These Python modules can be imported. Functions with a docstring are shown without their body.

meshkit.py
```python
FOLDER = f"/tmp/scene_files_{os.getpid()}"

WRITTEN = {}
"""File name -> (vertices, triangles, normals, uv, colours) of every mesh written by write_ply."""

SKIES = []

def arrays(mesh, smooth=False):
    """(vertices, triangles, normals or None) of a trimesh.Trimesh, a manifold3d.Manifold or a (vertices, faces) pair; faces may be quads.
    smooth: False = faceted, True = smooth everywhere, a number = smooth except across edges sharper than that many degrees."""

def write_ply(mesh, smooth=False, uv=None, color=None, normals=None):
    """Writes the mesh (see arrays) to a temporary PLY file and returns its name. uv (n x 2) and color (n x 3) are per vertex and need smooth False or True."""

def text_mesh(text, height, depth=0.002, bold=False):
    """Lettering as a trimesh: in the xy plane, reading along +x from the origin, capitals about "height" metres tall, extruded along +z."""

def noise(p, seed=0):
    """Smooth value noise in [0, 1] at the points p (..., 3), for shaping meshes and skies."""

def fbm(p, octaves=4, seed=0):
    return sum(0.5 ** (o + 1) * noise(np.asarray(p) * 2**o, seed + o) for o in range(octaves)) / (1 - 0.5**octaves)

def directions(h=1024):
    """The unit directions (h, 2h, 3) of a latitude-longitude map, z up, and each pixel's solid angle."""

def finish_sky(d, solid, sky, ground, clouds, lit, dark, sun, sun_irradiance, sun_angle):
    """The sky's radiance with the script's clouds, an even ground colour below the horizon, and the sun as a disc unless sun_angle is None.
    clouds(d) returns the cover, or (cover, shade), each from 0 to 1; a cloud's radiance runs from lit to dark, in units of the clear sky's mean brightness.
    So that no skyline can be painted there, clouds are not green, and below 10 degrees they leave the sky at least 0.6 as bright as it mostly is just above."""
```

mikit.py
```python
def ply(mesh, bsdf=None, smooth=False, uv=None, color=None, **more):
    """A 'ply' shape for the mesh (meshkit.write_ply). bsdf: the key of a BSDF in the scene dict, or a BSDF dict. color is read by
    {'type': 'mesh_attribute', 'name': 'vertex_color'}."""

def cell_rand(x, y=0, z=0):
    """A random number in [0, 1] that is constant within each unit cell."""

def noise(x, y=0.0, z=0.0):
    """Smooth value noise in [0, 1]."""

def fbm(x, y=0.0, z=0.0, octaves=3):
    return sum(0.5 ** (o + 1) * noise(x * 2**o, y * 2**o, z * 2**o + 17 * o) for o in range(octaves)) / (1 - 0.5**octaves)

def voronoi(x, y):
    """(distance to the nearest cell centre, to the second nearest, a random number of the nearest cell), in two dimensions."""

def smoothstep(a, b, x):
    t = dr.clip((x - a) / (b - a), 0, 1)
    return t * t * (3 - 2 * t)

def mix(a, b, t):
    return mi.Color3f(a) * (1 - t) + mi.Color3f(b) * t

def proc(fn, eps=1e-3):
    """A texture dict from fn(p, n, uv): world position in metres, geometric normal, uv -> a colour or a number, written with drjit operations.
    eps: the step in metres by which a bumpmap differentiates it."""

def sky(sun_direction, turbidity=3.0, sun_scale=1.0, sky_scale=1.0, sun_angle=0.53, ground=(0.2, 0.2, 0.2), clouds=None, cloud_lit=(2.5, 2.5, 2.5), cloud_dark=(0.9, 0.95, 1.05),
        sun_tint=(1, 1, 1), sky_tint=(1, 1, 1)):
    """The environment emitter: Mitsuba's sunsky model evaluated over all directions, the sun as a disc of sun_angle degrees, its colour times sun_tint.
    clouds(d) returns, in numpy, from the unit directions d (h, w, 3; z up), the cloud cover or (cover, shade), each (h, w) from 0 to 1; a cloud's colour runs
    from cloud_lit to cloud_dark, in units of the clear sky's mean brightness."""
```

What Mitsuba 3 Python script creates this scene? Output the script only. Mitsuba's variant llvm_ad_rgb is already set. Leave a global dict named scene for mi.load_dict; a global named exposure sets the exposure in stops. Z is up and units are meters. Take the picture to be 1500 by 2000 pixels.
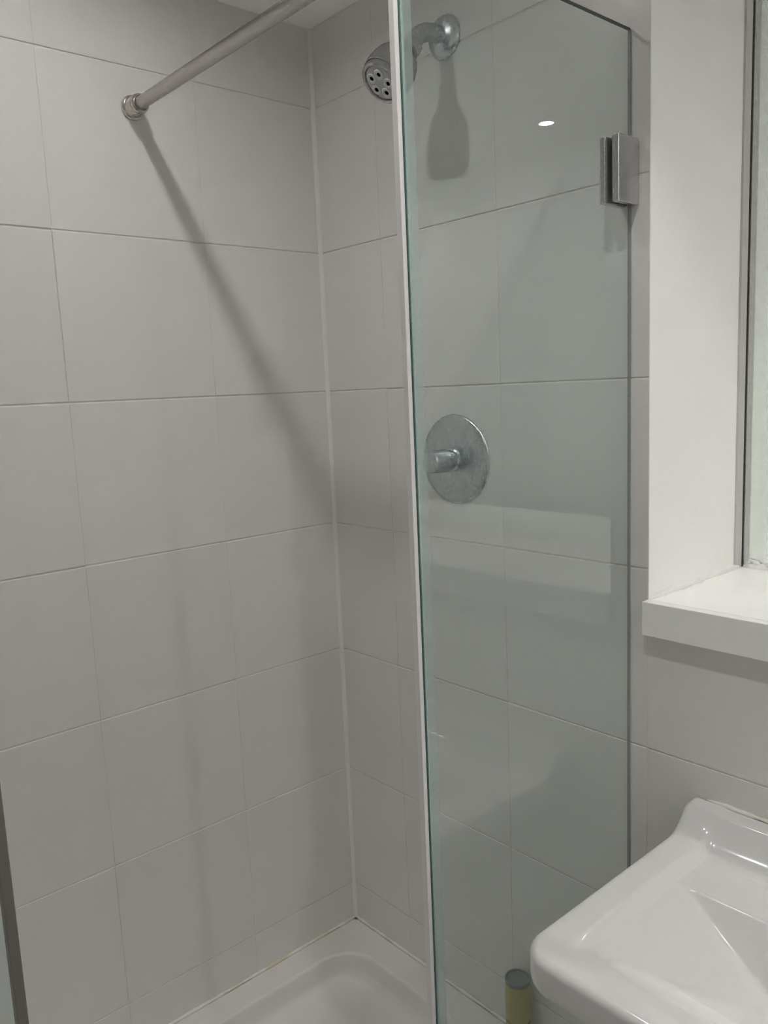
import math
import numpy as np
import trimesh
import shapely.geometry as sg
import mitsuba as mi
import drjit as dr
import mikit
from mikit import noise, fbm, smoothstep, mix
import meshkit

T = mi.ScalarTransform4f
scene, labels = {}, {}
ZO = 0.22                      # height of the tile joint just above the shower tray, from which heights are measured

# ------------------------------------------------------------------ camera
CAM = np.array([-1.14847, -1.48958, 1.20145 + ZO])
FWD = np.array([0.65017465, 0.74510085, -0.14865279])
UP = np.array([0.1307802, 0.08298066, 0.98793256])
scene['camera'] = {
    'type': 'perspective', 'fov_axis': 'x', 'fov': 2 * math.degrees(math.atan(750 / 1605.13)), 'near_clip': 0.02,
    'to_world': T().look_at(origin=CAM.tolist(), target=(CAM + FWD).tolist(), up=UP.tolist()),
}
exposure = 0.0

# ------------------------------------------------------------------ lamps (recessed downlights and added fill lights, built further down)
CEIL, DROP = 2.10, 1.96       # the ceiling, and its boxed-in drop along the right wall
LAMPS = [  # x, y, height of the ceiling, radiance, depth of the recess, radius of the lens
    (-0.612, -0.38, CEIL, 430.0, 0.014, 0.028),
    (-0.610, -1.05, CEIL, 540.0, 0.006, 0.028),
    (-0.610, -2.63, CEIL, 1150.0, 0.006, 0.028),  # added fill lamp behind the camera, unseen, for ambient light
    (-0.325, -1.645, DROP, 200.0, 0.004, 0.021),
    (0.165, -1.95, DROP, 1600.0, 0.002, 0.021),  # added lamp, unseen, to brighten the niche reveal and sill
]
LAMP_COLOR = np.array([1.0, 0.965, 0.945])

# ------------------------------------------------------------------ materials


def rgb(*c):
    return {'type': 'rgb', 'value': list(c)}


def principled(color, rough=0.5, **k):
    return {'type': 'principled', 'base_color': color if isinstance(color, dict) else rgb(*color),
            'roughness': rough, **k}


def mottled(c, amount, scale):
    c = [float(x) for x in c]

    def fn(p, n, uv):
        v = fbm(p.x * scale + 3.1, p.y * scale + 7.7, p.z * scale, octaves=3)
        return mi.Color3f(*c) * (1 - amount + 2 * amount * v)
    return mikit.proc(fn)


def bump(inner, fn, scale, eps=6e-4):
    return {'type': 'bumpmap', 'tex': mikit.proc(fn, eps=eps), 'scale': scale, 'bsdf': inner}


scene['m_tile'] = principled(mottled((0.64, 0.622, 0.608), 0.02, 9.0), 0.30, specular=0.5)
scene['m_tile_b'] = principled(mottled((0.628, 0.611, 0.599), 0.02, 8.0), 0.33, specular=0.5)
scene['m_grout'] = {'type': 'diffuse', 'reflectance': mottled((0.64, 0.615, 0.575), 0.08, 24.0)}
scene['m_sealant'] = principled(mottled((0.66, 0.645, 0.615), 0.03, 40.0), 0.35)


def stained(p, n, uv):
    v = fbm(p.x * 16 + 2.0, p.y * 16 + 5.0, p.z * 16, octaves=3)
    return mix((0.70, 0.68, 0.64), (0.58, 0.53, 0.40), smoothstep(0.54, 0.80, v))


scene['m_sealant_stained'] = principled(mikit.proc(stained), 0.4)
scene['m_plaster'] = {'type': 'diffuse', 'reflectance': mottled((0.88, 0.87, 0.86), 0.015, 5.0)}
scene['m_far_wall'] = {'type': 'diffuse', 'reflectance': mottled((0.86, 0.85, 0.84), 0.02, 5.0)}
scene['m_paint'] = bump(principled(mottled((0.86, 0.855, 0.838), 0.012, 12.0), 0.42),
                        lambda p, n, uv: fbm(p.x * 60, p.y * 60, p.z * 22, octaves=3), 0.00015)
scene['m_paint_trim'] = principled(mottled((0.78, 0.775, 0.76), 0.012, 14.0), 0.38)
scene['m_gap_shade'] = principled((0.50, 0.48, 0.475), 0.4)  # shade of the gap beside the mirror, put into the colour
scene['m_floor'] = principled(mottled((0.06, 0.062, 0.065), 0.15, 20.0), 0.45)
scene['m_ceramic'] = principled((0.67, 0.66, 0.655), 0.09, specular=0.5)
scene['m_tray'] = principled(mottled((0.66, 0.645, 0.622), 0.01, 12.0), 0.34)
scene['m_glass'] = {'type': 'thindielectric', 'int_ior': 1.5, 'specular_transmittance': rgb(0.87, 0.955, 0.935)}
scene['m_glass_edge'] = principled((0.09, 0.17, 0.16), 0.2)
scene['m_top_edge'] = principled((0.045, 0.06, 0.057), 0.25)
scene['m_seal'] = principled((0.72, 0.71, 0.70), 0.35)
scene['m_seal_clear'] = {'type': 'blendbsdf', 'weight': 0.28, 'a': {'type': 'thindielectric', 'int_ior': 1.45, 'specular_transmittance': rgb(0.9, 0.95, 0.95)},
                         'b': {'type': 'twosided', 'bsdf': principled((0.50, 0.60, 0.59), 0.3)}}
scene['m_wall_seal'] = principled((0.24, 0.25, 0.24), 0.3)
scene['m_dark_seal'] = principled((0.15, 0.143, 0.13), 0.4)
scene['m_steel'] = {'type': 'roughconductor', 'alpha': 0.06, 'specular_reflectance': rgb(0.72, 0.70, 0.72), 'material': 'none'}


def brushed(p, n, uv):
    return 0.17 + 0.05 * fbm(p.x * 300, p.y * 9, p.z * 300, octaves=2)


scene['m_brushed'] = {'type': 'roughconductor', 'alpha': mikit.proc(brushed), 'specular_reflectance': rgb(0.52, 0.50, 0.485), 'material': 'none'}
scene['m_chrome'] = {'type': 'roughconductor', 'alpha': 0.03, 'specular_reflectance': rgb(0.50, 0.51, 0.505), 'material': 'none'}
scene['m_nickel'] = {'type': 'roughconductor', 'alpha': 0.08, 'specular_reflectance': rgb(0.62, 0.585, 0.55), 'material': 'none'}


def limescale(p, n, uv):
    return 0.07 + 0.16 * smoothstep(0.35, 0.80, fbm(p.x * 110, p.y * 120, p.z * 40, octaves=3))


scene['m_scaled_chrome'] = {'type': 'roughconductor', 'alpha': mikit.proc(limescale), 'specular_reflectance': rgb(0.56, 0.59, 0.61), 'material': 'none'}
scene['m_mirror'] = {'type': 'conductor', 'specular_reflectance': rgb(0.86, 0.92, 0.88)}
scene['m_black_edge'] = principled((0.06, 0.06, 0.055), 0.5)
scene['m_face_grey'] = principled((0.42, 0.42, 0.41), 0.3)
scene['m_boss'] = principled((0.55, 0.55, 0.53), 0.3)
scene['m_nozzle'] = principled((0.06, 0.065, 0.065), 0.5)


def label_print(p, n, uv):
    row = dr.abs(p.z * 70 - dr.floor(p.z * 70) - 0.5)
    ang = dr.atan2(p.y + 0.546, p.x + 0.034)
    ink = dr.select(row < 0.16, 1.0, 0.0) * dr.select(noise(ang * 9, dr.floor(p.z * 70) * 3.7) > 0.45, 1.0, 0.0) * dr.select(p.z < 0.20, 1.0, 0.0)
    return mix((0.34, 0.30, 0.12), (0.14, 0.11, 0.05), ink)


scene['m_yellow'] = principled(mikit.proc(label_print), 0.35)
scene['m_cap'] = principled((0.16, 0.18, 0.165), 0.25)
scene['m_lamp_rim'] = principled((0.85, 0.85, 0.85), 0.4)
scene['m_lamp_baffle'] = {'type': 'twosided', 'bsdf': {'type': 'diffuse', 'reflectance': rgb(0.22, 0.22, 0.22)}}

# ------------------------------------------------------------------ helpers


def shift(mesh, dz=ZO):
    m = mesh.copy()
    m.apply_translation([0, 0, dz])
    return m


def obj(key, mesh, mat, smooth=False, **more):
    """one entry of the scene; heights in the mesh are measured from the joint above the tray"""
    scene[key] = mikit.ply(shift(mesh), mat, smooth=smooth, **more)
    return key


COUNT = {}


def numbered(key):
    n = COUNT.get(key, 0)
    COUNT[key] = n + 1
    return key if n == 0 else f'{key}_{n:03d}'


def tag(key, label=None, category=None, group=None, kind=None):
    d = labels.setdefault(key, {})
    for k, v in (('label', label), ('category', category), ('group', group), ('kind', kind)):
        if v:
            d[k] = v


def box(x0, x1, y0, y1, z0, z1):
    m = trimesh.creation.box(extents=[x1 - x0, y1 - y0, z1 - z0])
    m.apply_translation([(x0 + x1) / 2, (y0 + y1) / 2, (z0 + z1) / 2])
    return m


def rbox(x0, x1, y0, y1, z0, z1, r=0.002):
    """a box whose edges are rounded off: hull of 8 small spheres"""
    s = trimesh.creation.icosphere(subdivisions=2, radius=r)
    pts = [s.vertices + [x, y, z] for x in (x0 + r, x1 - r) for y in (y0 + r, y1 - r) for z in (z0 + r, z1 - r)]
    return trimesh.convex.convex_hull(np.vstack(pts))


def join(*ms):
    return trimesh.util.concatenate(list(ms))


def frame(d):
    d = np.asarray(d, float) / np.linalg.norm(d)
    a = np.cross(d, [0, 0, 1.0] if abs(d[2]) < 0.95 else [1.0, 0, 0])
    a /= np.linalg.norm(a)
    return a, np.cross(d, a), d


def lathe(profile, origin, axis, n=64):
    """profile: (radius, distance along the axis)"""
    a, b, d = frame(axis)
    ang = np.arange(n) * 2 * np.pi / n
    rings = [np.asarray(origin) + d * s + np.outer(np.cos(ang), a) * r + np.outer(np.sin(ang), b) * r for r, s in profile]
    v = np.vstack(rings)
    f = []
    for k in range(len(profile) - 1):
        i = np.arange(n)
        j = (i + 1) % n
        p, q = k * n, (k + 1) * n
        f += [np.stack([p + i, p + j, q + j], 1), np.stack([p + i, q + j, q + i], 1)]
    m = trimesh.Trimesh(v, np.vstack(f), process=False)
    m.merge_vertices()
    m.update_faces(m.nondegenerate_faces())
    m.fix_normals()
    return m


def tube(path, radius, n=24, cap=True):
    path = np.asarray(path, float)
    rad = np.broadcast_to(radius, len(path))
    t = np.gradient(path, axis=0)
    t /= np.linalg.norm(t, axis=1, keepdims=True)
    a, b, _ = frame(t[0])
    v = []
    ang = np.arange(n) * 2 * np.pi / n
    for k in range(len(path)):
        a = a - t[k] * (a @ t[k])
        a /= np.linalg.norm(a)
        b = np.cross(t[k], a)
        v.append(path[k] + rad[k] * (np.outer(np.cos(ang), a) + np.outer(np.sin(ang), b)))
    f = []
    i = np.arange(n)
    j = (i + 1) % n
    for k in range(len(path) - 1):
        p, q = k * n, (k + 1) * n
        f += [np.stack([p + i, p + j, q + j], 1), np.stack([p + i, q + j, q + i], 1)]
    v = np.vstack(v)
    if cap:
        v = np.vstack([v, path[0], path[-1]])
        c0, c1, q = len(v) - 2, len(v) - 1, (len(path) - 1) * n
        f += [np.stack([i * 0 + c0, j, i], 1), np.stack([i * 0 + c1, q + i, q + j], 1)]
    m = trimesh.Trimesh(v, np.vstack(f), process=False)
    m.fix_normals()
    return m


def smooth_path(pts, n=40):
    from scipy.interpolate import make_interp_spline
    pts = np.asarray(pts, float)
    s = np.concatenate([[0], np.cumsum(np.linalg.norm(np.diff(pts, axis=0), axis=1))])
    return make_interp_spline(s, pts, k=min(3, len(pts) - 1))(np.linspace(0, s[-1], n))


def rounded_rect(x0, x1, y0, y1, r, n=400):
    """closed outline as n points evenly spaced, counter-clockwise; r: one radius or four for the corners (x0y0, x1y0, x1y1, x0y1)"""
    r = np.broadcast_to(r, 4)
    pts = []
    for (cx, cy, a0, rr) in ((x0 + r[0], y0 + r[0], 180, r[0]), (x1 - r[1], y0 + r[1], 270, r[1]), (x1 - r[2], y1 - r[2], 0, r[2]), (x0 + r[3], y1 - r[3], 90, r[3])):
        a = np.radians(np.linspace(a0, a0 + 90, 40))
        pts.append(np.stack([cx + rr * np.cos(a), cy + rr * np.sin(a)], 1))
    pts = np.vstack(pts)
    pts = np.vstack([pts, pts[:1]])
    s = np.concatenate([[0], np.cumsum(np.linalg.norm(np.diff(pts, axis=0), axis=1))])
    q = np.linspace(0, s[-1], n, endpoint=False)
    return np.stack([np.interp(q, s, pts[:, 0]), np.interp(q, s, pts[:, 1])], 1)


def ring_mesh(rings, close_first=False, close_last=False):
    n = len(rings[0])
    v = [np.asarray(r, float) for r in rings]
    f = []
    i = np.arange(n)
    j = (i + 1) % n
    for k in range(len(rings) - 1):
        p, q = k * n, (k + 1) * n
        f += [np.stack([p + i, p + j, q + j], 1), np.stack([p + i, q + j, q + i], 1)]
    v = np.vstack(v)
    if close_first:
        v = np.vstack([v, rings[0].mean(0)])
        f.append(np.stack([i * 0 + len(v) - 1, j, i], 1))
    if close_last:
        q = (len(rings) - 1) * n
        v = np.vstack([v, rings[-1].mean(0)])
        f.append(np.stack([i * 0 + len(v) - 1, q + i, q + j], 1))
    m = trimesh.Trimesh(v, np.vstack(f), process=False)
    return m


def lumpy_bead(p0, p1, r, amp, seed, n=60, sides=10, freq=40):
    p0, p1 = np.array(p0, float), np.array(p1, float)
    t = np.linspace(0, 1, n)
    path = p0 + np.outer(t, p1 - p0)
    L = np.linalg.norm(p1 - p0)
    k = meshkit.fbm(np.stack([t * L * freq, t * 0, t * 0], 1), 3, seed)
    taper = np.clip(np.minimum(t, 1 - t) * L / (2.5 * r), 0.05, 1) ** 0.5
    return tube(path, r * (1 + amp * (2 * k - 1)) * taper, n=sides)


# ------------------------------------------------------------------ structure: tiled walls
GAP_H, GAP_V, RECESS, TILE_T = 0.0022, 0.0009, 0.0018, 0.008
rng = np.random.default_rng(7)


def tile_mesh(w, h, c=0.0015, e=0.0005):
    """front face in the local xz plane at y = 0, facing -y; the level edges are rounded more than the upright ones"""
    def rect(ix, iz, y):
        return [[ix, y, iz], [w - ix, y, iz], [w - ix, y, h - iz], [ix, y, h - iz]]
    v = np.array(rect(0, 0, TILE_T) + rect(0, 0, 0.0012) + rect(e * 0.35, c * 0.4, 0.0004) + rect(e, c, 0.0))
    f = []
    for k in range(3):
        for i in range(4):
            j = (i + 1) % 4
            a, b = k * 4, (k + 1) * 4
            f += [[a + i, a + j, b + j], [a + i, b + j, b + i]]
    f += [[12, 13, 14], [12, 14, 15]]
    return trimesh.Trimesh(v, np.array(f), process=False)


TILE_PLY = {}


def tile_entry(w, h, mat):
    key = (round(w, 4), round(h, 4), mat)
    if key not in TILE_PLY:
        TILE_PLY[key] = mikit.ply(tile_mesh(w, h), mat, smooth=35)
    return TILE_PLY[key]


def grout_lines(cols, z1, plane):
    # upright joints are filled flush; only the level ones lie deep
    return [box(c - 0.0006, c + 0.0006, 0.0003, 0.003, -0.2, z1) if plane == 'y' else box(0.0003, 0.003, -c - 0.0006, -c + 0.0006, -0.2, z1) for c in cols]


def tile_wall(name, place, cols, rows, mats, skip=None):
    for a0, a1 in zip(cols[:-1], cols[1:]):
        for z0, z1 in zip(rows[:-1], rows[1:]):
            for (b0, b1, c0, c1) in (skip(a0, a1, z0, z1) if skip else [(a0, a1, z0, z1)]):
                w, h = b1 - b0 - GAP_V, c1 - c0 - GAP_H
                if w < 0.01 or h < 0.01:
                    continue
                tx, tz = rng.normal(0, 0.07, 2)
                dep = rng.normal(0, 0.00018)
                key = numbered(f'{name}__tile')
                m = place(b0 + GAP_V / 2, c0 + GAP_H / 2 + ZO, dep) @ T().translate([w / 2, 0, h / 2]).rotate([1, 0, 0], tx).rotate([0, 0, 1], tz).translate([-w / 2, 0, -h / 2])
                scene[key] = {**tile_entry(w, h, mats[int(rng.integers(len(mats)))]), 'to_world': m}


ROWS = [-0.22, 0.0, 0.3, 0.6, 0.9, 1.2, 1.5, 1.8, 2.10]
# back wall of the shower: plane y = 0, faces -y
XL, YR = -1.75, -2.75
cols_b = [-1.75, -1.483, -1.1845, -0.886, -0.5867, -0.2881, -0.0008]
obj('wall_back', join(box(XL, 0.10, RECESS, 0.12, -0.22, CEIL), *grout_lines(cols_b[1:-1], CEIL, 'y')), 'm_grout')
tag('wall_back', kind='structure', label='back shower wall of large pale grey tiles')
cols_b = [-1.75, -1.483, -1.1845, -0.886, -0.5867, -0.2881, -0.0008]
tile_wall('wall_back', lambda a, z, d: T().translate([a, d, z]), cols_b, ROWS, ['m_tile', 'm_tile_b'])

# right wall: plane x = 0, faces -x, with a niche
NY0, NY1, NZ0, NZ1, ND = -2.45, -0.805, 0.846, 1.9595, 0.312
cols_r = [0.0008, 0.199, 0.507, 0.8036, 1.107, 1.409, 1.711, 2.013, 2.2, 2.45, 2.75]
obj('wall_right', join(*grout_lines(cols_r[1:3], 1.96, 'x'), *grout_lines(cols_r[3:-1], 0.80, 'x'), box(RECESS, 0.42, -0.8033, 0.0, -0.22, 1.96), box(RECESS, 0.42, YR, -0.800, -0.22, 0.826),
                       box(RECESS, 0.42, YR, NY0, 0.826, 1.96), box(ND + 0.008, 0.42, NY0, -0.800, 0.826, 1.96)), 'm_grout')
tag('wall_right', kind='structure', label='right wall of pale grey tiles with a white niche')


def around_niche(a0, a1, z0, z1):   # a = -y
    if a1 <= 0.81 or z1 <= NZ0 - 0.02 or z0 >= NZ1 or a0 > 2.44:
        return [(a0, a1, z0, z1)]
    if z0 < NZ0 - 0.03 < z1:
        return [(a0, a1, z0, NZ0 - 0.03)]
    return []


cols_r = [0.0008, 0.199, 0.507, 0.8036, 1.107, 1.409, 1.711, 2.013, 2.2, 2.45, 2.75]
tile_wall('wall_right', lambda a, z, d: T().translate([d, -a, z]).rotate([0, 0, 1], -90), cols_r, ROWS[:-1] + [DROP], ['m_tile', 'm_tile_b'], around_niche)
# white lining of the niche
obj('wall_right__niche_reveal', box(-0.0004, ND + 0.008, -0.8052, -0.8035, NZ0 - 0.01, NZ1), 'm_paint')
obj('wall_right__niche_reveal_001', box(-0.0006, ND + 0.008, NY0, NY0 + 0.004, NZ0 - 0.01, NZ1), 'm_paint')
obj('wall_right__gap_shade_strip', rbox(ND - 0.027, ND - 0.0045, -0.8095, -0.8050, NZ0 + 0.004, NZ1, 0.0012), 'm_gap_shade', smooth=40)  # solid strip painted grey for the shaded gap between reveal and mirror
tag('wall_right__gap_shade_strip', label='grey strip painted as the shade of the gap between niche reveal and mirror')
# sealant in the wall corner
cs = np.array([[0.0005, 0.0005], [-0.0072, 0.0005], [-0.0042, -0.0016], [-0.0016, -0.0042], [0.0005, -0.0072]])
corner = trimesh.creation.extrude_polygon(sg.Polygon(cs), 1.96 + 0.096)
corner.apply_translation([0, 0, -0.096])
obj('wall_back__corner_sealant', corner, 'm_sealant', smooth=60)
tag('wall_back__corner_sealant', label='white sealant line down the tiled corner')

# the other walls, floor, ceiling
obj('wall_left', box(XL - 0.1, XL, YR, 0.12, -0.22, CEIL), 'm_far_wall')
tag('wall_left', kind='structure')
obj('wall_front', box(XL, 0.42, YR - 0.1, YR, -0.22, CEIL), 'm_far_wall')
tag('wall_front', kind='structure')
obj('floor', box(XL, 0.42, YR, 0.12, -0.30, -0.22), 'm_floor')
tag('floor', kind='structure')


def plate_with_holes(x0, x1, y0, y1, z0, z1, holes, p=None):
    p = p or sg.box(x0, y0, x1, y1)
    for (x, y, r) in holes:
        p = p.difference(sg.Point(x, y).buffer(r, 24))
    m = trimesh.creation.extrude_polygon(p, z1 - z0, engine='earcut')
    m.apply_translation([0, 0, z0])
    return m


holes = lambda h: [(l[0], l[1], l[5] + 0.002) for l in LAMPS if l[2] == h]
obj('ceiling', plate_with_holes(XL, 0.42, YR, 0.12, CEIL, CEIL + 0.08, holes(CEIL)), 'm_plaster')
tag('ceiling', kind='structure', label='white ceiling with a boxed-in drop along the right wall')
obj('ceiling__bulkhead', plate_with_holes(0, 0.42, YR, 0, DROP, CEIL, holes(DROP), sg.Polygon([(0.42, -0.0005), (-0.22, -0.0005), (-0.22, -0.80), (-0.46, -0.80), (-0.46, YR), (0.42, YR)])), 'm_plaster')
tag('ceiling__bulkhead', label='white boxed-in drop of the ceiling along the tiled wall')

# ------------------------------------------------------------------ downlights and added fill lights
for i, (lx, ly, lz, rad, rec, lr) in enumerate(LAMPS):
    key = numbered('ceiling_light') if i < 3 else 'basin_light' if i == 3 else 'niche_fill_light'
    o, ro = [lx, ly, lz], lr + 0.0015
    obj(key + '__rim', lathe([(ro, 0.003), (ro, -0.003), (ro + 0.010, -0.003), (ro + 0.0115, -0.0005), (ro, -0.0005)], o, [0, 0, 1], 48), 'm_lamp_rim', smooth=30)
    obj(key + '__housing', lathe([(ro, 0.0025), (ro, rec + 0.006), (0.0, rec + 0.006)], o, [0, 0, 1], 48), 'm_lamp_baffle', smooth=30)
    lens = lathe([(0.0, 0.002), (lr, 0.002), (lr, 0.0), (0.0, 0.0)], [lx, ly, lz + rec], [0, 0, 1], 32)
    scene[key + '__lens'] = mikit.ply(shift(lens), 'm_lamp_rim', emitter={'type': 'area', 'radiance': rgb(*(LAMP_COLOR * rad))})
tag('ceiling_light', 'recessed round ceiling downlight over the shower tray, nearest the tiled corner', 'downlight')
tag('ceiling_light_001', 'recessed round ceiling downlight in front of the niche and basin, middle of the row', 'downlight')
tag('ceiling_light_002', 'added unseen fill light behind the viewer, shaped as a recessed ceiling downlight', 'downlight')
tag('niche_fill_light', 'added unseen fill light in the niche ceiling, brightening the reveal and sill', 'downlight')
tag('basin_light', 'small bright round downlight in the ceiling over the basin, mirrored in the glass screen', 'downlight')

# ------------------------------------------------------------------ sill, mirror
obj('sill__board', box(0.0030, ND - 0.001, NY0 + 0.001, -0.8056, 0.828, 0.850), 'm_paint')
obj('sill__front_trim', rbox(-0.0185, -0.0006, NY0 + 0.001, -0.8035, 0.7965, 0.8512, 0.0012), 'm_paint_trim', smooth=40)
obj('sill__sealant', join(lumpy_bead([0.004, -0.8062, 0.8505], [ND - 0.006, -0.8062, 0.8505], 0.0052, 0.9, 3), lumpy_bead([0.014, -0.8054, 0.858], [0.07, -0.8053, 0.862], 0.0012, 0.9, 5, n=40, freq=50)), 'm_paint_trim', smooth=True)
obj('sill__mirror_sealant', join(lumpy_bead([ND - 0.004, -0.812, 0.852], [ND - 0.004, -1.5, 0.852], 0.006, 1.0, 9, n=160, freq=30),
                                 lumpy_bead([ND - 0.004, -0.822, 0.866], [ND - 0.005, -0.85, 0.856], 0.004, 0.9, 12, n=24, freq=80),
                                 lumpy_bead([ND - 0.004, -0.85, 0.857], [ND - 0.004, -0.895, 0.873], 0.004, 0.9, 14, n=24, freq=60)), 'm_paint_trim', smooth=True)
tag('sill', 'white painted sill board with a front trim, on the tiled wall above the basin', 'window sill')
tag('sill__sealant', label='lumpy white sealant along the side of the niche')
tag('sill__mirror_sealant', label='smeared white sealant along the foot of the mirror')
obj('mirror__glass', box(ND, ND + 0.006, NY0 + 0.006, -0.8105, 0.853, NZ1 - 0.002), 'm_mirror')
obj('mirror__edge', rbox(ND - 0.0006, ND + 0.006, -0.8105, -0.8082, 0.853, NZ1 - 0.002, 0.0003), 'm_black_edge')
tag('mirror', 'greenish wall mirror standing on the sill at the back of the white niche', 'mirror')
tag('mirror__edge', label='dark bare edge of the mirror')

# ------------------------------------------------------------------ shower tray
TZ = -0.095
outer = lambda d, z: np.column_stack([rounded_rect(-1.50 + d, -0.0015 - d, -0.815 + d, -0.0015 - d, max(0.012 - d, 0.003)), np.full(400, z)])


def inner(d, z):
    r = max(0.085 - d * 0.55, 0.02)
    return np.column_stack([rounded_rect(-1.43 + d, -0.071 - d, -0.735 + d, -0.068 - d, r), np.full(400, z)])


rings = [outer(0, -0.22), outer(0, TZ - 0.006), outer(0.0018, TZ - 0.0018), outer(0.006, TZ)]
rings += [inner(-0.004, TZ), inner(-0.001, TZ - 0.0006), inner(0.002, TZ - 0.0026), inner(0.004, TZ - 0.0055)]
for d, z in ((0.0055, 0.013), (0.0068, 0.024), (0.0085, 0.035), (0.0115, 0.043), (0.0165, 0.050), (0.0245, 0.0555), (0.036, 0.0595), (0.055, 0.0622), (0.083, 0.064), (0.11, 0.0665), (0.15, 0.068), (0.22, 0.069), (0.31, 0.0695)):
    rings.append(inner(d, TZ - z))
obj('shower_tray__body', ring_mesh(rings, close_last=True), 'm_tray', smooth=50)
sb = join(lumpy_bead([-1.49, -0.0015, TZ + 0.001], [-0.003, -0.0015, TZ + 0.001], 0.0036, 0.4, 21, n=200), lumpy_bead([-0.0015, -0.002, TZ + 0.001], [-0.0015, -0.765, TZ + 0.001], 0.0034, 0.4, 22, n=120),
          lumpy_bead([-0.002, -0.002, TZ - 0.006], [-0.002, -0.002, TZ + 0.010], 0.0050, 0.3, 23, n=16, freq=90))
obj('shower_tray__sealant', sb, 'm_sealant_stained', smooth=True)
tag('shower_tray', 'white shower tray with a wide flat rim in the tiled corner', 'shower tray')
tag('shower_tray__sealant', label='yellowed sealant between tray and tiles')
obj('shower_tray__waste', lathe([(0.0, 0.004), (0.035, 0.003), (0.042, 0.001), (0.043, -0.002)], [-0.75, -0.40, TZ - 0.0692], [0, 0, 1], 40), 'm_chrome', smooth=30)
tag('shower_tray__waste', label='round chrome drain cover')

# ------------------------------------------------------------------ glass screens
GY, GT, GTOP = -0.770, 0.006, 1.707


def sheet(x0, x1, y, z0, z1):
    return trimesh.Trimesh([[x0, y, z0], [x1, y, z0], [x1, y, z1], [x0, y, z1]], [[0, 1, 2], [0, 2, 3]], process=False)


G0 = -0.468
obj('glass_screen__pane', sheet(G0 + 0.0005, -0.0040, GY, TZ + 0.004, GTOP - 0.001), 'm_glass')
obj('glass_screen__edge', box(G0, G0 + 0.0012, GY - GT / 2, GY + GT / 2, TZ + 0.004, GTOP), 'm_glass_edge')
obj('glass_screen__top_edge', box(G0 + 0.0012, -0.0035, GY - GT / 2, GY + GT / 2, GTOP - 0.0012, GTOP), 'm_top_edge')
tag('glass_screen__top_edge', label='dark polished top edge of the glass')
tag('glass_screen__edge', label='dark green polished edge of the glass')
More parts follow.
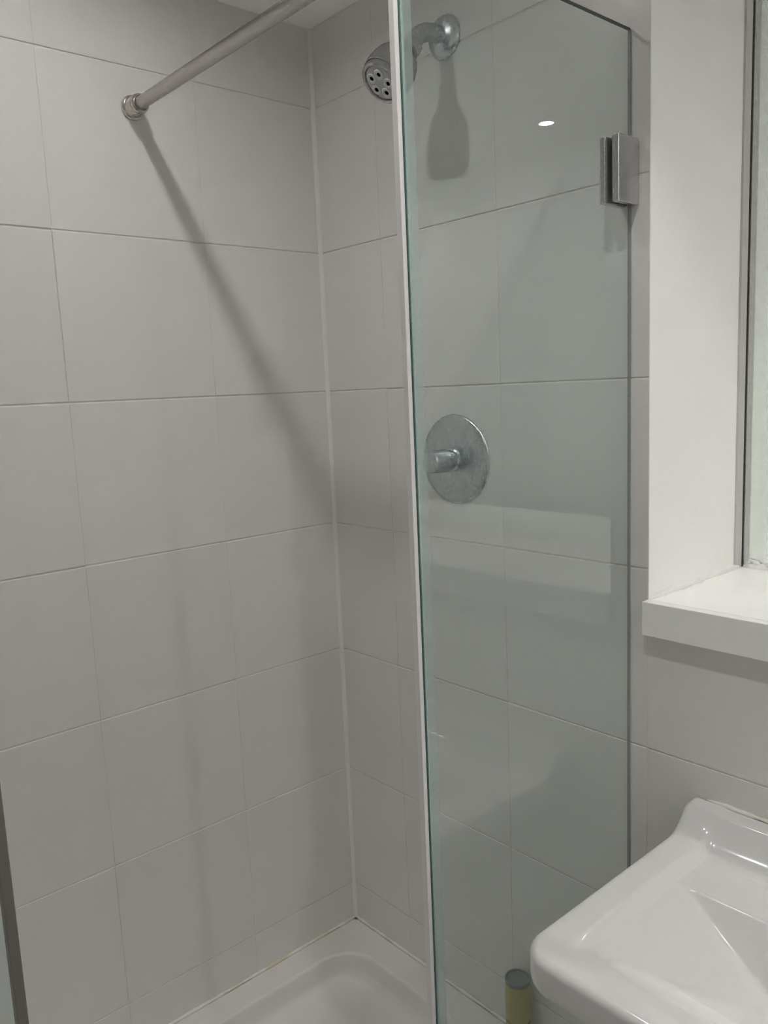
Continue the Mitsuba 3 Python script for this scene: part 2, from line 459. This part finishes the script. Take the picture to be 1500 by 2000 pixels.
# profile pushed over the free edge: back leg, end strip, clear front leg
obj('glass_screen__edge_seal', join(rbox(G0 - 0.0075, G0 - 0.0004, GY - 0.0016, GY + 0.0075, TZ + 0.004, GTOP + 0.0005, 0.0012), box(G0 - 0.003, G0 + 0.012, GY + 0.0048, GY + 0.0060, TZ + 0.004, GTOP)), 'm_seal', smooth=40)
tag('glass_screen__edge_seal', label='white plastic seal strip on the free edge')
obj('glass_screen__clear_lip', sheet(G0 + 0.0005, G0 + 0.0150, GY - 0.0058, TZ + 0.004, GTOP), 'm_seal_clear')
tag('glass_screen__clear_lip', label='clear plastic lip over the glass')
obj('glass_screen__wall_seal', rbox(-0.0028, -0.0006, GY - 0.0026, GY + 0.0026, TZ + 0.004, GTOP, 0.0008), 'm_wall_seal', smooth=40)
tag('glass_screen__wall_seal', label='thin grey strip between glass and tiles')
# hinge
HZ0, HZ1 = 1.4565, 1.5515
obj('glass_screen__hinge', rbox(-0.0555, -0.0015, GY - 0.0165, GY - 0.0065, HZ0, HZ1, 0.0018), 'm_steel', smooth=40)
obj('glass_screen__hinge__back_plate', rbox(-0.0555, -0.0015, GY + 0.0065, GY + 0.0165, HZ0, HZ1, 0.0018), 'm_steel', smooth=40)
obj('glass_screen__hinge__gasket', join(box(-0.0535, -0.0020, GY - 0.0066, GY - 0.0041, HZ0 + 0.002, HZ1 - 0.002), box(-0.0535, -0.0020, GY + 0.0041, GY + 0.0066, HZ0 + 0.002, HZ1 - 0.002)), 'm_dark_seal')
tag('glass_screen__hinge', label='polished metal hinge clamped on the glass')
tag('glass_screen__hinge__gasket', label='dark rubber gasket')
tag('glass_screen', 'clear greenish glass shower screen hinged to the tiled wall beside the basin', 'shower screen')
# the fixed pane at the left
obj('glass_screen_001__pane', sheet(XL + 0.002, -0.979, GY, TZ + 0.004, GTOP - 0.001), 'm_glass')
obj('glass_screen_001__edge_strip', rbox(-0.9785, -0.9690, GY - 0.0050, GY + 0.0050, TZ + 0.004, GTOP, 0.0012), 'm_dark_seal', smooth=40)
tag('glass_screen_001__edge_strip', label='dark strip along the edge of the pane')
tag('glass_screen_001', 'glass shower pane cut off by the lower left edge of the picture', 'shower screen')

# ------------------------------------------------------------------ support bar from the back wall over the glass
BX, BZ, BR = -0.4175, 1.7285, 0.0112
obj('support_bar__tube', tube([[BX, -0.012, BZ], [BX, -0.30, BZ], [BX, -0.60, BZ], [BX, GY - 0.018, BZ]], BR, 40), 'm_brushed', smooth=40)
obj('support_bar__flange', lathe([(0.0, -0.0005), (0.0205, -0.0005), (0.0218, 0.0015), (0.0218, 0.0045), (0.0205, 0.0065), (0.0185, 0.0075), (0.0180, 0.009), (0.0176, 0.024), (0.0170, 0.026), (0.0115, 0.026)], [BX, 0, BZ], [0, -1, 0], 56), 'm_nickel', smooth=35)
obj('support_bar__ring', lathe([(0.0114, 0.0262), (0.0152, 0.0262), (0.0168, 0.0280), (0.0170, 0.0310), (0.0166, 0.0345), (0.0150, 0.0362), (0.0132, 0.0362), (0.0126, 0.0345), (0.0114, 0.0343)], [BX, 0, BZ], [0, -1, 0], 56), 'm_nickel', smooth=35)
obj('support_bar__clamp', join(rbox(BX - 0.013, BX + 0.013, GY - 0.011, GY - 0.0042, GTOP - 0.008, GTOP + 0.012, 0.0015), rbox(BX - 0.013, BX + 0.013, GY + 0.0042, GY + 0.011, GTOP - 0.008, GTOP + 0.012, 0.0015)), 'm_nickel', smooth=40)
tag('support_bar', 'brushed steel bar running from a round flange on the back wall over the glass screen', 'support bar')
tag('support_bar__flange', label='round polished metal wall flange')

# ------------------------------------------------------------------ shower head
SY, SZ = -0.397, 1.816
NOZZLE_TURN = 0.3
obj('overhead_shower__flange', lathe([(0.0, -0.0005), (0.036, -0.0005), (0.0370, 0.0015), (0.0362, 0.005), (0.0325, 0.0105), (0.026, 0.0145), (0.0185, 0.017), (0.0155, 0.0185), (0.0140, 0.020)], [0, SY, SZ], [-1, 0, 0], 64), 'm_scaled_chrome', smooth=40)
arm = smooth_path([[-0.006, SY, SZ], [-0.032, SY, SZ + 0.001], [-0.058, SY, SZ - 0.006], [-0.078, SY, SZ - 0.022], [-0.092, SY, SZ - 0.040]], 30)
obj('overhead_shower__arm', tube(arm, 0.0150, 32), 'm_scaled_chrome', smooth=50)
HA = np.array([-0.675, 0.08, -0.71])
HA /= np.linalg.norm(HA)
H0 = np.array([-0.080, SY, SZ - 0.028])
obj('overhead_shower__nut', lathe([(0.0152, 0.0), (0.0185, 0.001), (0.0195, 0.004), (0.0195, 0.014), (0.0180, 0.018), (0.0165, 0.019)], H0, HA, 8), 'm_chrome', smooth=20)
obj('overhead_shower__body', lathe([(0.0160, 0.016), (0.0185, 0.020), (0.0200, 0.026), (0.0235, 0.031), (0.0300, 0.038), (0.0355, 0.046), (0.0395, 0.056), (0.0418, 0.068), (0.0425, 0.080), (0.0422, 0.090), (0.0412, 0.096), (0.0402, 0.0965), (0.0392, 0.0955), (0.0385, 0.100), (0.0375, 0.1055), (0.0350, 0.1075), (0.0325, 0.1065), (0.0315, 0.104)], H0, HA, 72), 'm_chrome', smooth=35)
obj('overhead_shower__face', lathe([(0.0316, 0.103), (0.0300, 0.1045), (0.0240, 0.1055), (0.0100, 0.1065), (0.0, 0.1067)], H0, HA, 64), 'm_face_grey', smooth=30)
tag('overhead_shower__face', label='pale grey spray face')
fa, fb, fd = frame(HA)
for k in range(5):
    a = k * 2 * math.pi / 5 + NOZZLE_TURN
    c = H0 + fd * 0.1055 + fa * 0.0175 * math.cos(a) + fb * 0.0175 * math.sin(a)
    obj(numbered('overhead_shower__face__boss'), lathe([(0.0098, -0.001), (0.0094, 0.0016), (0.0084, 0.0026), (0.0055, 0.0026), (0.0048, 0.0012), (0.0, 0.0012)], c, fd, 28), 'm_boss', smooth=40)
    obj(numbered('overhead_shower__face__nozzle'), lathe([(0.0, 0.0024), (0.0026, 0.0022), (0.0036, 0.0014), (0.0036, 0.0)], c, fd, 20), 'm_nozzle', smooth=40)
tag('overhead_shower', 'chrome shower head on a short bent arm, high on the tiled wall', 'shower head')

# ------------------------------------------------------------------ shower valve
VY, VZ = -0.3905, 1.060
obj('shower_valve__plate', lathe([(0.0, 0.0095), (0.030, 0.0095), (0.060, 0.0082), (0.076, 0.0066), (0.0830, 0.0048), (0.0862, 0.0022), (0.0868, -0.0005), (0.0, -0.0005)], [0, VY, VZ], [-1, 0, 0], 96), 'm_scaled_chrome', smooth=40)
obj('shower_valve__hub', lathe([(0.0235, 0.008), (0.0230, 0.014), (0.0205, 0.0165), (0.0190, 0.017), (0.0190, 0.030), (0.0, 0.030)], [0, VY, VZ], [-1, 0, 0], 48), 'm_scaled_chrome', smooth=35)
obj('shower_valve__handle', lathe([(0.0, 0.030), (0.0215, 0.030), (0.0222, 0.032), (0.0205, 0.066), (0.0188, 0.0700), (0.015, 0.0715), (0.0, 0.072)], [0, VY, VZ], [-1, 0, 0], 48), 'm_scaled_chrome', smooth=35)
tag('shower_valve', 'round chrome shower valve plate with a stubby handle, behind the glass', 'shower valve')

# ------------------------------------------------------------------ wash basin
RZ = 0.517
XB0, XB1, YB0, YB1 = -0.4415, -0.0012, -1.50, -0.888
X_IN, Y_IN, X_DECK, X_BACK, X_UP = -0.408, -0.9335, -0.162, -0.092, -0.034


def smin(vals, k):
    vals = np.stack(vals)
    m = vals.min(0)
    return m - k * np.log(np.exp(-(vals - m) / k).sum(0))


def basin_height(x, y):
    dl, dr_, df, db = Y_IN - y, y - (YB0 + 0.0445), x - X_IN, X_DECK - x
    soft = lambda d, w: np.where(d > w, d - w / 2, np.where(d > 0, d * d / (2 * w), 0))
    side = np.minimum(dl, dr_)
    # step down from the rim to the deck and to the gentle slopes beside the bowl
    step = 0.015 * np.clip(side / 0.013, 0, 1) * np.clip(df / 0.09, 0, 1)
    slopes = smin([0.46 * soft(dl - 0.012, 0.02), 0.46 * soft(dr_ - 0.012, 0.02), 0.46 * soft(df, 0.05)], 0.006)
    bowl = np.minimum(np.minimum(slopes, 1.25 * np.maximum(db, 0) + 2.0 * np.maximum(db, 0) ** 2), 0.095)
    depth = np.where((side > 0) & (df > 0), step + np.maximum(bowl, 0), 0)
    # splash ledge against the wall: concave sweep up
    t = np.clip((x - X_BACK) / (X_UP - X_BACK), 0, 1)
    up = 0.034 * t ** 2.4
    return RZ - depth * (1 - 0.85 * np.clip((x - X_BACK) / 0.05, 0, 1)) + up


from scipy.ndimage import gaussian_filter
gx, gy = np.arange(-0.50, 0.06, 0.002), np.arange(-1.56, -0.82, 0.002)
GX, GYY = np.meshgrid(gx, gy, indexing='ij')
HG = gaussian_filter(basin_height(GX, GYY), 1.3, mode='nearest')
from scipy.interpolate import RegularGridInterpolator
hfun = RegularGridInterpolator((gx, gy), HG)
N = 700
outline = rounded_rect(XB0, XB1, YB0, YB1, (0.045, 0.006, 0.006, 0.045), N)
ctr = np.array([-0.21, -1.19])
ER = 0.011
rings = []


def inset(d):
    return rounded_rect(XB0 + d, XB1 - d, YB0 + d, YB1 - d, tuple(max(r - d, 0.001) for r in (0.045, 0.006, 0.006, 0.045)), N)


for z, d in ((RZ - 0.16, 0.13), (RZ - 0.13, 0.085), (RZ - 0.095, 0.055), (RZ - 0.070, 0.030), (RZ - 0.058, 0.016), (RZ - 0.052, 0.009), (RZ - 0.047, 0.004), (RZ - 0.042, 0.0012), (RZ - 0.036, 0.0), (RZ - 0.020, 0.0)):
    q = inset(d)
    rings.append(np.column_stack([q, np.full(N, z)]))
for d in np.concatenate([ER * (1 - np.cos(np.linspace(0, np.pi / 2, 8)))]):
    q = inset(d)
    h = hfun(np.clip(q, [gx[0], gy[0]], [gx[-1], gy[-1]]))
    rings.append(np.column_stack([q, h - ER + np.sqrt(np.maximum(ER ** 2 - (ER - d) ** 2, 0))]))
base = inset(ER)
for s in np.linspace(0.0, 1, 130)[1:]:
    q = base + (ctr - base) * s * 0.995
    rings.append(np.column_stack([q, hfun(q)]))
obj('wash_basin__body', ring_mesh(rings, close_first=True, close_last=True), 'm_ceramic', smooth=True)
obj('wash_basin__sealant', lumpy_bead([-0.0015, YB0 + 0.01, RZ + 0.031], [-0.0015, YB1 - 0.02, RZ + 0.031], 0.0036, 0.5, 31, n=160), 'm_sealant_stained', smooth=True)
tag('wash_basin__sealant', label='yellowed sealant between basin and tiles')
tag('wash_basin', 'white ceramic wash basin with a raised back ledge, on the tiled wall under the sill', 'wash basin')
obj('wash_basin__waste', lathe([(0.0, 0.004), (0.018, 0.003), (0.022, 0.001), (0.0225, -0.002)], [-0.27, -1.19, RZ - 0.1085], [0, 0, 1], 40), 'm_chrome', smooth=30)
tag('wash_basin__waste', label='round chrome basin plug')

# ------------------------------------------------------------------ bottle behind the glass
BC = [-0.034, -0.546, TZ + 0.0005]
obj('bottle__body', lathe([(0.0, 0.0), (0.0225, 0.0), (0.0240, 0.002), (0.0243, 0.006), (0.0243, 0.143), (0.0236, 0.1455), (0.0, 0.1455)], BC, [0, 0, 1], 48), 'm_yellow', smooth=35)
obj('bottle__cap', lathe([(0.0, 0.1458), (0.0240, 0.1458), (0.0246, 0.147), (0.0246, 0.1525), (0.0240, 0.154), (0.0215, 0.154), (0.0205, 0.151), (0.0, 0.1505)], BC, [0, 0, 1], 48), 'm_cap', smooth=35)
tag('bottle__cap', label='dark grey cap')
tag('bottle', 'small yellow bottle with a dark cap standing on the shower tray behind the glass', 'bottle')
